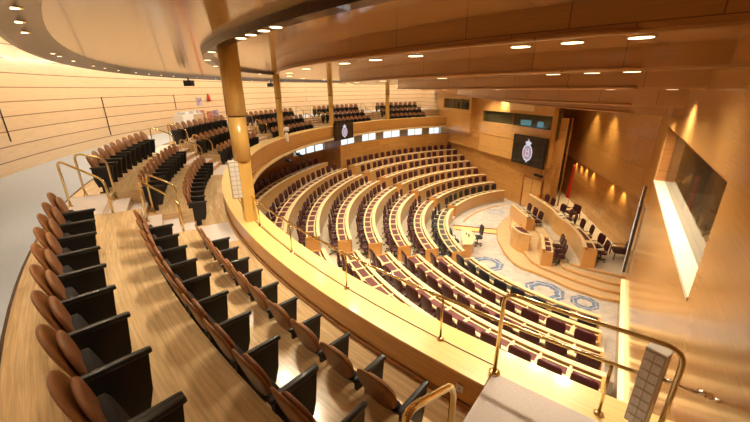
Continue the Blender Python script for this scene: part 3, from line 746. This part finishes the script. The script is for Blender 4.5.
# ------------------------------------------------------------------ stage wall, column, door
SW = Vector((12.921,19.785)); SD = Vector((-.22271,-.97488)); SNn = Vector((SD.y,-SD.x))   # SNn points towards the hall
def sbox(mb, t0, t1, o0, o1, z0, z1):
    P = []
    for t_, o_ in ((t0,o0),(t1,o0),(t1,o1),(t0,o1)):
        p = SW+SD*t_+SNn*o_; P.append((p.x,p.y,t_,o_))
    V = [(p[0],p[1],z) for z in (z0,z1) for p in P]
    F = [(0,1,2,3),(7,6,5,4),(0,4,5,1),(1,5,6,2),(2,6,7,3),(3,7,4,0)]; U = []
    for f in F:
        q = [(P[k%4][2], P[k%4][3], z0 if k < 4 else z1) for k in f]
        if max(x[2] for x in q)-min(x[2] for x in q) < 1e-9: U.append([(x[0],x[1]) for x in q])
        elif max(x[1] for x in q)-min(x[1] for x in q) < 1e-9: U.append([(x[0],x[2]) for x in q])
        else: U.append([(x[1],x[2]) for x in q])
    mb.add(V, F, U)
sgn = 1 if (Vector((7,17))-SW)@SNn > 0 else -1
def sb(mb, t0, t1, o0, o1, z0, z1): sbox(mb, t0, t1, sgn*o0, sgn*o1, z0, z1)
mb = MB(); sb(mb, -8.4, 6.2, -.6, -.30, Z(-7.8), Z(-4.7)); struct('wall_stage', mb, M['hallp'])
mb = MB(); sb(mb, -8.4, 6.2, -.6, 0.0, Z(-4.73), Z(.6)); struct('wall_stage_upper', mb, M['hallu'])
for i, q in enumerate((-4.1,-3.1,-2.1,-.9,1.9,3.3)):
    p = SW+SD*q-SNn*sgn*.13
    t = thing('wall_washer', 'small downlight under the stage wall overhang, %s from the flag' % ORD[i+1], 'downlight', (p.x,p.y,Z(-4.735)), 0, 'stage wall washers')
    m1 = MB(); m1.lathe([(.05,-.01),(.05,0)], (0,0,0), 12); local('lamp_disc', m1, M['lamp'], t)
    L = bpy.data.lights.new('washer_spot', 'SPOT'); L.energy = 130; L.color = (1,.72,.34); L.spot_size = R_(80); L.spot_blend = .8; L.shadow_soft_size = .03
    lo = bpy.data.objects.new('washer_spot', L); COL.objects.link(lo); lo.location = (p.x,p.y,Z(-4.77))
mb = MB(); mb.box((11.98, 22.88, Z(-5.15)), (1.05,.30,6.5), R_(-28)); struct('column_stage', mb, M['hallu'])
mb = MB(); mb.box((12.62, 22.55, Z(-5.15)), (.09,.2,6.5), R_(-28)); struct('trim_16', mb, M['dark'])
mb = MB(); mb.prism([(12.15,23.15),(12.5,23.6),(14.3,28.4),(15.2,28.2),(15.6,29.5),(14.2,29.5),(12.0,23.9)], 0, Z(1.0)); struct('wall_corner', mb, M['hallp'])
for i, q in enumerate((-1.3, 1.2)):
    p = SW+SD*q+SNn*sgn*.55
    downlight(p.x, p.y, Z(-.67), 620, 'lamp washing the upper stage wall, %s from the flag' % ORD[i+1], size=74, col=(1,.74,.38))
o = MB(); fbox(o, 5.9, 7.6, .33, .40, .05, 2.25); dr = struct('door_1', o, M['hallu'])
m1 = MB(); fbox(m1, 5.8, 5.9, .28, .40, .0, 2.35); fbox(m1, 7.6, 7.7, .28, .40, .0, 2.35); fbox(m1, 5.8, 7.7, .28, .40, 2.25, 2.35); fbox(m1, 6.73, 6.77, .31, .40, .05, 2.25); m1.build('door_frame', M['dark'], dr)
t = thing('exit_lamp', 'small dark light fitting above the door under the screen', 'lamp', FW(6.2,.25,2.62), R_(108.1))
m1 = MB(); m1.box((0,0,0), (.7,.16,.14)); local('housing', m1, M['metal'], t); m1 = MB(); m1.box((0,0,-.08), (.6,.1,.02)); local('diffuser', m1, M['cream'], t)

# ------------------------------------------------------------------ stage platforms and steps
H1, H2, H3, H4 = Z(-8.24), Z(-8.08), Z(-7.92), Z(-7.75)
mb = MB(); L1p = [(9.5,22.3),(8.6,21.4),(8.0,20.5),(7.55,19.7),(7.3,18.95),(7.05,18.1),(6.96,17.3),(6.88,16.6),(6.87,16.0),(6.92,15.4),(7.1,14.9),(7.46,14.55),(7.9,14.0),(8.5,13.06),(9.35,12.29),(10.2,11.9),(12.9,15.5),(13.6,22.5)]
mb.prism(L1p, 0, H1); struct('floor_stage', mb, M['stagew'])
L2p = [(9.75,21.9),(8.9,20.9),(8.35,19.8),(8.05,18.6),(7.95,17.4),(7.75,16.2),(7.72,15.2),(7.95,14.62),(8.8,13.5),(9.6,12.7),(10.4,12.25),(12.9,15.5),(13.6,22.5)]
mb = MB(); mb.prism(L2p, H1, H2); struct('floor_stage', mb, M['stagew'])
L3p = [(10.0,21.9),(9.6,20.9),(9.5,18.8),(9.3,17.6),(9.15,16.2),(8.9,15.0),(8.75,14.3),(9.15,13.75),(9.85,13.1),(10.6,12.6),(12.9,15.5),(13.6,22.5)]
mb = MB(); mb.prism(L3p, H2, H3); struct('floor_stage', mb, M['stagew'])
L4p = [(10.15,22.3),(10.05,20.9),(10.0,18.9),(9.75,17.7),(9.6,16.4),(9.3,15.2),(9.1,14.35),(9.45,14.0),(10.2,13.5),(10.9,13.0),(12.9,15.5),(13.9,19.8),(14.8,24.5),(15.1,28.4),(12.3,24.2),(11.5,22.9)]
mb = MB(); mb.prism(L4p, H3, H4); struct('floor_stage', mb, M['ccarp'])
def edge(pts, z, nm='trim_17'):
    mb = MB(); mb.tube([(p[0],p[1],z-.05) for p in pts], .045, 6); struct(nm, mb, M['deskend'])
edge(L1p[:16], H1); edge(L2p[:11], H2); edge(L3p[6:10], H3); edge(L4p[6:10], H4)
# white path along the gallery-side steps
# arena carpet medallions
for i, (x, y, rr, hue) in enumerate(((6.45,20.35,.50,0),(5.66,15.5,.80,1),(8.6,23.2,.62,0),(7.35,13.0,.85,1),(8.6,12.1,.55,1),(4.3,17.1,.3,0))):
    m1 = MB(); N = 40
    for k in range(N):
        a = 2*PI*k/N; b = 2*PI*(k+1)/N
        for r0, r1 in ((.50,.72),(.80,.86+.14*abs(math.sin(4*a)))):
            w0 = 1+.07*math.cos(8*a); w1 = 1+.07*math.cos(8*b)
            m1.add([(x+rr*r*w*math.cos(q), y+rr*r*w*math.sin(q), zz) for zz in (.001,.006) for r, w, q in ((r0,w0,a),(r1,w0,a),(r1,w1,b),(r0,w1,b))], [(4,5,6,7),(0,1,5,4),(2,3,7,6)])
    o = tag(m1.build('carpet_medallion', M['blue'] if hue else M['blue2']), 'blue wreath medallion woven in the arena carpet, %s' % ['beside the floor strips','below the lectern','far one beside the straight table','by the curved stage steps','by the near end of the steps','small one under the arena desk'][i], 'carpet pattern', 'arena carpet medallions')
for i in range(2):
    m1 = MB(); a = Vector((5.05+.0*i, 20.7-.75*i)); b = Vector((8.1-.35*i, 19.8-.75*i))
    d = (b-a); L = d.length; c = (a+b)/2
    m1.box((c.x,c.y,.02), (L,.07,.04), math.atan2(d.y,d.x)); tag(m1.build('floor_strip', M['dark']), 'long dark wooden strip across the arena carpet, %s of the pair' % ['farther','nearer'][i], 'floor strip', 'arena floor strips')
m1 = MB(); m1.prism([(5.0,20.6),(8.05,19.75),(7.75,19.1),(4.9,19.95)], 0, .018); tag(m1.build('floor_ramp', M['maple']), 'pale flat ramp panel lying between the two dark floor strips', 'ramp')

# ------------------------------------------------------------------ stage furniture
def offset(pts, d):
    out = []
    for i, p in enumerate(pts):
        a = Vector(pts[max(i-1,0)][:2]); b = Vector(pts[min(i+1,len(pts)-1)][:2]); t = (b-a).normalized(); n = Vector((t.y,-t.x))
        out.append((p[0]+n.x*d, p[1]+n.y*d))
    return out
def resample(pts, n):
    P = [Vector(p) for p in pts]; ext = [P[0]*2-P[1]]+P+[P[-1]*2-P[-2]]; out = []
    for i in range(n+1):
        f = i/n*(len(P)-1); k = min(int(f), len(P)-2); t = f-k; p0,p1,p2,p3 = ext[k],ext[k+1],ext[k+2],ext[k+3]
        out.append(tuple(.5*((2*p1)+(p2-p0)*t+(2*p0-5*p1+4*p2-p3)*t*t+(3*p1-p0-3*p2+p3)*t**3)))
    return out
def ribbon(mb, pts, d0, d1, z0, z1):
    A, B = offset(pts, d0), offset(pts, d1); n = len(pts); V = []; U = []; F = []
    s_ = [0]
    for i in range(1, n): s_.append(s_[-1]+math.dist(pts[i-1], pts[i]))
    for i in range(n):
        for (q, z) in ((A[i],z0),(B[i],z0),(B[i],z1),(A[i],z1)): V.append((q[0],q[1],z))
    for i in range(n-1):
        b = 4*i
        for j, (va, vb) in enumerate(((0,d1-d0),(z0,z1),(0,d1-d0),(z1,z0))):
            k = (j+1)%4; F.append((b+j,b+4+j,b+4+k,b+k)); U.append([(s_[i],va),(s_[i+1],va),(s_[i+1],vb),(s_[i],vb)])
    F.append((0,1,2,3)); U.append([(0,z0),(d1-d0,z0),(d1-d0,z1),(0,z1)])
    e = 4*(n-1); F.append((e+3,e+2,e+1,e)); U.append([(0,z1),(d1-d0,z1),(d1-d0,z0),(0,z0)])
    mb.add(V, F, U)
def stage_table(name, label, pts, zf, h, depth, npads, side):
    c = pts[len(pts)//2]; t = thing(name, label, 'desk', (c[0],c[1],zf)); s = side
    P = resample(pts, 24)
    m1 = MB(); ribbon(m1, P, *sorted((0, s*.05)), zf, zf+h-.03); m1.build('front_panel', M['desk'], t)
    m1 = MB(); ribbon(m1, P, *sorted((-s*.02, s*.13)), zf+h-.03, zf+h); m1.build('cap_ledge', M['cream'], t)
    m1 = MB(); ribbon(m1, P, *sorted((s*.05, s*depth)), zf+h-.22, zf+h-.18); m1.build('desktop', M['cream'], t)
    for k, (i0, i1) in enumerate(((0,1),(23,24))):
        m1 = MB(); ribbon(m1, P[i0:i1+1] if k == 0 else P[i0:i1+1], *sorted((s*.05, s*depth)), zf, zf+h-.16); m1.build('end_panel', M['deskend'], t)
    for k in range(npads):
        f0, f1 = 1+22*(k+.12)/npads, 1+22*(k+.88)/npads; sub = [P[int(round(f0))], P[int(round((f0+f1)/2))], P[int(round(f1))]]
        if math.dist(sub[0], sub[1]) < .01: sub = [sub[0], sub[2]]
        m1 = MB(); ribbon(m1, sub, *sorted((s*.18, s*(depth-.08))), zf+h-.18, zf+h-.17); m1.build('writing_pad', M['pad'], t)
    return P
def side_of(pts, target):
    q = offset(pts, .1)[len(pts)//2]; p = pts[len(pts)//2]
    return 1 if math.dist(q, target) < math.dist(p, target) else -1
pres = [(10.31,22.1),(10.35,20.6),(10.34,18.95),(10.12,18.0),(10.08,16.5),(9.81,15.15),(9.34,13.98)]
sd = side_of(pres, (12,17)); PP = stage_table('presidium_bench', 'long wavy wooden presiding bench across the stage', pres, H4, 1.0, .55, 9, sd)
for i, f in enumerate((1.0,3.6,6.2,8.6,11.4,14.0,16.6,19,21.2)):
    k = int(f); q = offset(PP, sd*.92)[k]; tn = Vector(PP[min(k+1,24)])-Vector(PP[max(k-1,0)]); 
    tow = Vector(PP[k])-Vector(q); rz = math.atan2(tow.y, tow.x)-PI/2
    place(chMn, FLG, (q[0],q[1],H4), rz+random.uniform(-.3,.3), 'maroon swivel chair behind the wavy presiding bench, %s from the door' % ORD[i+1], 'presiding bench chairs', .88)
lt = [(8.90,21.4),(8.93,20.2),(8.95,18.98)]; sd = side_of(lt, (12,19)); LP = stage_table('clerk_table', 'straight wooden table with three chairs behind the lectern', lt, H2, .88, .5, 3, sd)
for i, f in enumerate((5,13,20)):
    q = offset(LP, sd*.85)[f]; place(chMn, FLG, (q[0],q[1],H2), -PI/2*-1 if False else math.atan2(LP[f][1]-q[1], LP[f][0]-q[0])-PI/2, 'maroon swivel chair at the straight clerks table, %s from the door' % ORD[i+1], 'clerks table chairs', .88)
rt = [(8.55,16.5),(8.42,16.0),(8.22,15.5),(7.90,14.75)]; sd = side_of(rt, (12,15)); RP = stage_table('curved_table', 'short curved wooden table beside the stage steps', rt, H2, .88, .5, 3, sd)
for i, f in enumerate((5,13,20)):
    q = offset(RP, sd*.85)[f]; place(chMn, FLG, (q[0],q[1],H2), math.atan2(RP[f][1]-q[1], RP[f][0]-q[0])-PI/2, 'maroon swivel chair at the short curved table, %s from the lectern' % ORD[i+1], 'curved table chairs', .88)
# lectern
t = thing('lectern', 'wooden speaker lectern with a curved front and dark sloping top', 'lectern', (7.62,17.1,H1))
lp = resample([(7.75,17.95),(7.50,17.5),(7.47,17.0),(7.60,16.5),(7.95,16.2)], 14); s = side_of(lp, (9,17))
m1 = MB(); ribbon(m1, lp, *sorted((0,s*.05)), H1, H1+1.06); m1.build('front_panel', M['desk'], t)
m1 = MB(); ribbon(m1, lp, *sorted((-s*.02,s*.1)), H1+1.06, H1+1.10); m1.build('cap_ledge', M['cream'], t)
m1 = MB(); m1.prism([(7.68,17.7),(7.56,17.2),(7.62,16.7),(7.85,16.4),(8.15,16.7),(8.1,17.6)], H1+.92, H1+.95); m1.build('reading_top', M['pad'], t)
m1 = MB(); m1.prism([(8.02,17.72),(8.10,17.72),(8.12,16.45),(8.04,16.45)], H1, H1+.92); m1.build('rear_panel', M['deskend'], t)
m1 = MB(); m1.tube([(7.7,17.15,H1+.95),(7.72,17.15,H1+1.2),(7.85,17.15,H1+1.3)], .008, 6); m1.build('microphone', M['metal'], t)
# clerks' small desk in the arena
t = thing('stenographer_desk', 'small pale desk between two dark chairs on the arena carpet', 'desk', (4.85,16.9,0))
m1 = MB(); m1.prism([(4.5,16.15),(5.0,16.15),(5.42,17.0),(5.38,18.1),(4.95,18.3),(4.7,17.2)], .76, .80); m1.build('desktop', M['cream'], t)
m1 = MB(); m1.prism([(4.55,16.2),(4.97,16.2),(5.37,17.02),(5.33,18.05),(4.98,18.22),(4.75,17.2)], .0, .76); m1.build('carcass', M['deskend'], t)
for i, (x, y, rz) in enumerate(((4.32,17.3,-.25),(5.75,17.75,2.9))):
    place(chNn, FLG, (x,y,0), -PI/2+rz*0+(0 if i == 0 else PI), 'dark swivel chair on the %s side of the small arena desk' % ['audience','stage'][i], 'arena desk chairs')
for i, (x, y) in enumerate(((5.0,17.4),(5.1,17.25),(5.05,17.05))):
    m1 = MB(); m1.lathe([(.03,0),(.035,.09),(.02,.1)], (x,y,.80), 10); tag(m1.build('table_telephone' if i == 0 else 'water_glass', M['black'] if i == 0 else M['metal'], None, (x,y,.8)), 'small dark object on the arena desk, %s from its far end' % ORD[i+1], 'desk item', 'arena desk items')
# armchairs by the stage wall
def armchair(loc, rz, label):
    t = thing('low_armchair', label, 'armchair', loc, rz, 'stage armchairs')
    m1 = MB(); m1.blob((0,0,.40), (.66,.62,.16), .4, .4); local('seat', m1, M['maroon'], t)
    m1 = MB(); m1.blob((0,-.30,.62), (.66,.12,.55), .4, .4, R_(10)); local('backrest', m1, M['maroon'], t)
    for s_ in (-1,1):
        m1 = MB(); m1.tube([(s_*.34,.28,.02),(s_*.36,.28,.5),(s_*.36,.2,.58),(s_*.36,-.28,.6),(s_*.34,-.32,.02)], .022, 8); local('armrest', m1, M['metal'], t)
armchair((11.6,14.75,H4), R_(70), 'low maroon armchair against the stage wall beside the near screen')
armchair((12.2,20.1,H4), R_(95), 'low maroon armchair beside the red flag on the stage')
# person seated at the presiding bench is not distinct in the photo; papers are
for i, k in enumerate((9,11,13)):
    q = offset(PP, side_of(pres,(12,17))*.36)[k]; m1 = MB(); m1.box((q[0],q[1],H4+1.0-.165), (.30,.22,.008), .3*i)
    tag(m1.build('paper_sheet', M['paper'], None, (q[0],q[1],H4+.83)), 'white paper on the presiding bench, %s from the door' % ORD[i+1], 'paper', 'bench papers')
# flags
def flag(x, y, zf, h, label, mat1, mat2):
    t = thing('flag', label, 'flag', (x,y,zf))
    m1 = MB(); m1.lathe([(.18,0),(.16,.05),(.03,.08)], (x,y,zf), 16); m1.build('base', M['brass'], t)
    m1 = MB(); m1.tube([(x,y,zf+.05),(x,y,zf+h)], .018, 8); m1.build('pole', M['brass'], t)
    for j, (mt, o_) in enumerate(((mat1,0.0),(mat2,.10),(mat1,.18))):
        m1 = MB(); V = []; N = 14
        for k in range(N+1):
            f = k/N; z = zf+h-.05-f*(h-.75); w = .10+.16*f
            for m in range(5):
                q = m/4; yy = y+(q-.5)*w*.9+o_*.8-.08; xx = x-.05-.05*math.sin(m*PI/2+f*1.5)-.05*f
                V.append((xx,yy,z))
        F = [(k*5+m,k*5+m+1,(k+1)*5+m+1,(k+1)*5+m) for k in range(N) for m in range(4)]
        m1.add(V, F, None, True); o = m1.build('banner' if j != 1 else 'banner_stripe', mt, t)
        so = o.modifiers.new('thick', 'SOLIDIFY'); so.thickness = .02
flag(13.05, 22.1, H4, 3.0, 'red flag with a yellow stripe on a pole by the stage wall', M['redcl'], M['redcl'])
flag(11.35, 22.75, 0.0, 1.5, 'small red pennant on a short pole near the stage door', M['redcl'], M['yellow'])

# ------------------------------------------------------------------ things on the gallery front and outer wall
t = thing('balcony_camera', 'white camera on a bracket on the curved far gallery front', 'camera', pol(18.2, 171.2, Z(-2.6)), R_(171.2+90))
m1 = MB(); m1.blob((0,.02,.45), (.22,.30,.24), .6, .5); local('housing', m1, M['white'], t)
m1 = MB(); m1.blob((0,.0,0), (.20,.16,.55), .6, .5); local('bracket', m1, M['white'], t)
m1 = MB(); m1.tube([(0,.17,.45),(0,.24,.44)], .05, 10); local('lens', m1, M['black'], t)
for i, a in enumerate((173.6,168.2)):
    t = thing('spotlight', 'black spotlight hung under the far gallery front, %s of the white camera' % ['near side','far side'][i], 'spotlight', pol(18.1, a, Z(-3.72)), R_(a+90), 'black gallery spotlights')
    m1 = MB(); m1.tube([(0,0,0),(.02,.38,-.14)], .09, 12); local('barrel', m1, M['black'], t)
    m1 = MB(); m1.tube([(0,.02,.0),(0,-.1,.16)], .02, 6); m1.box((0,.16,.06), (.24,.04,.06)); local('yoke', m1, M['metal'], t)
t = thing('ceiling_projector', 'small black projector hanging from the gallery rim above the second section', 'projector', pol(20.6, 186.5, Z(.47)), R_(186+90))
m1 = MB(); m1.box((0,0,-.22), (.34,.30,.22)); local('body', m1, M['black'], t); m1 = MB(); m1.box((0,0,-.06), (.05,.05,.14)); local('hanger', m1, M['metal'], t)
t = thing('ceiling_projector', 'small black projector hanging from the gallery rim beyond the thick pillar', 'projector', pol(20.6, 162, Z(.47)), R_(162+90))
m1 = MB(); m1.box((0,0,-.22), (.40,.30,.22)); local('body', m1, M['black'], t); m1 = MB(); m1.box((0,0,-.06), (.05,.05,.14)); local('hanger', m1, M['metal'], t)
t = thing('storage_cabinet', 'white storage cabinet against the pale curved wall', 'cabinet', pol(23.6, 173, T1), R_(173+90))
m1 = MB(); m1.box((0,0,.44), (1.9,.55,.88)); local('body', m1, M['white'], t)
m1 = MB(); m1.box((-.48,.285,.44), (.90,.02,.82)); local('door', m1, M['tan'], t); m1 = MB(); m1.box((.48,.285,.44), (.90,.02,.82)); local('door', m1, M['white'], t)
for i in range(5):
    m1 = MB(); x, y, _ = pol(23.6, 171.2+i*.85, 0); m1.box((x,y,T1+.88+.07), (.30,.34,.14), R_(263+20*math.sin(i*2))); tag(m1.build('equipment_case', M['grey'] if i % 2 == 0 else M['white'], None, (x,y,T1+.88)), '%s equipment case on the white cabinet, %s from its far end' % ('grey' if i % 2 == 0 else 'white', ORD[i+1]), 'case', 'cases on the cabinet')
for i, (a, w, h, mt) in enumerate(((168.9,.65,.72,'poster'),(167.0,.45,.62,'poster'),(165.6,.50,.66,'poster2'))):
    t = thing('display_board', '%s display board on short legs against the pale wall, %s beyond the cabinet' % ({'poster':'reddish','poster2':'violet'}[mt], ORD[i+1]), 'board', pol(24.0, a, T1), R_(a+90), 'display boards')
    m1 = MB(); m1.box((0,0,.25+h/2), (w,.04,h)); local('board', m1, M[mt], t)
    m1 = MB(); m1.box((-w*.4,0,.14), (.04,.05,.28)); m1.box((w*.4,0,.14), (.04,.05,.28)); local('legs', m1, M['metal'], t)
t = thing('framed_notice', 'small framed violet picture on the pale curved wall', 'picture', pol(24.27, 168.0, Z(-.68)), R_(168+90))
m1 = MB(); m1.box((0,0,0), (.50,.03,.50)); local('frame', m1, M['grey'], t); m1 = MB(); m1.box((0,.02,0), (.40,.01,.40)); local('print', m1, M['poster2'], t)
t = thing('fire_extinguisher', 'red fire extinguisher mounted high on the pale wall', 'fire extinguisher', pol(24.2, 166.0, Z(-.70)), R_(166+90))
m1 = MB(); m1.lathe([(.075,0),(.085,.02),(.085,.34),(.03,.40)], (0,0,0), 14); local('cylinder', m1, M['red'], t)
m1 = MB(); m1.tube([(0,0,.40),(0,.0,.46),(.1,.02,.47),(.14,.02,.3)], .015, 6); local('hose', m1, M['black'], t)

# ------------------------------------------------------------------ area lamp helper; warm world background added as ambient fill
def area(loc, rot, sx, sy, power, col):
    L = bpy.data.lights.new('ceiling_panel', 'AREA'); L.shape = 'RECTANGLE'; L.size = sx; L.size_y = sy; L.energy = power; L.color = col
    o = bpy.data.objects.new('ceiling_panel', L); COL.objects.link(o); o.location = loc; o.rotation_euler = rot; return o
W = bpy.data.worlds.new('world'); sc.world = W; W.use_nodes = True
W.node_tree.nodes['Background'].inputs[0].default_value = (1.0,.86,.68,1); W.node_tree.nodes['Background'].inputs[1].default_value = .36

# ------------------------------------------------------------------ camera
cam = bpy.data.cameras.new('camera'); co = bpy.data.objects.new('camera', cam); COL.objects.link(co)
cam.sensor_width = 36; cam.lens = 345.0235/750*36; cam.clip_start = .05; cam.clip_end = 200
p = R_(19.58949); r = R_(.505567)
fwd = Vector((0, math.cos(p), -math.sin(p))); down = Vector((0, -math.sin(p), -math.cos(p))); right = Vector((1,0,0))
X = right*math.cos(r)+down*math.sin(r); Dn = -right*math.sin(r)+down*math.cos(r); Y = -Dn; Zc = -fwd
co.matrix_world = Matrix(((X.x,Y.x,Zc.x,0),(X.y,Y.y,Zc.y,0),(X.z,Y.z,Zc.z,ZO),(0,0,0,1)))
sc.camera = co
sc.view_settings.view_transform = 'Standard'; sc.view_settings.look = 'None'; sc.view_settings.gamma = 1; sc.view_settings.use_curve_mapping = False
sc.view_settings.exposure = 0.0
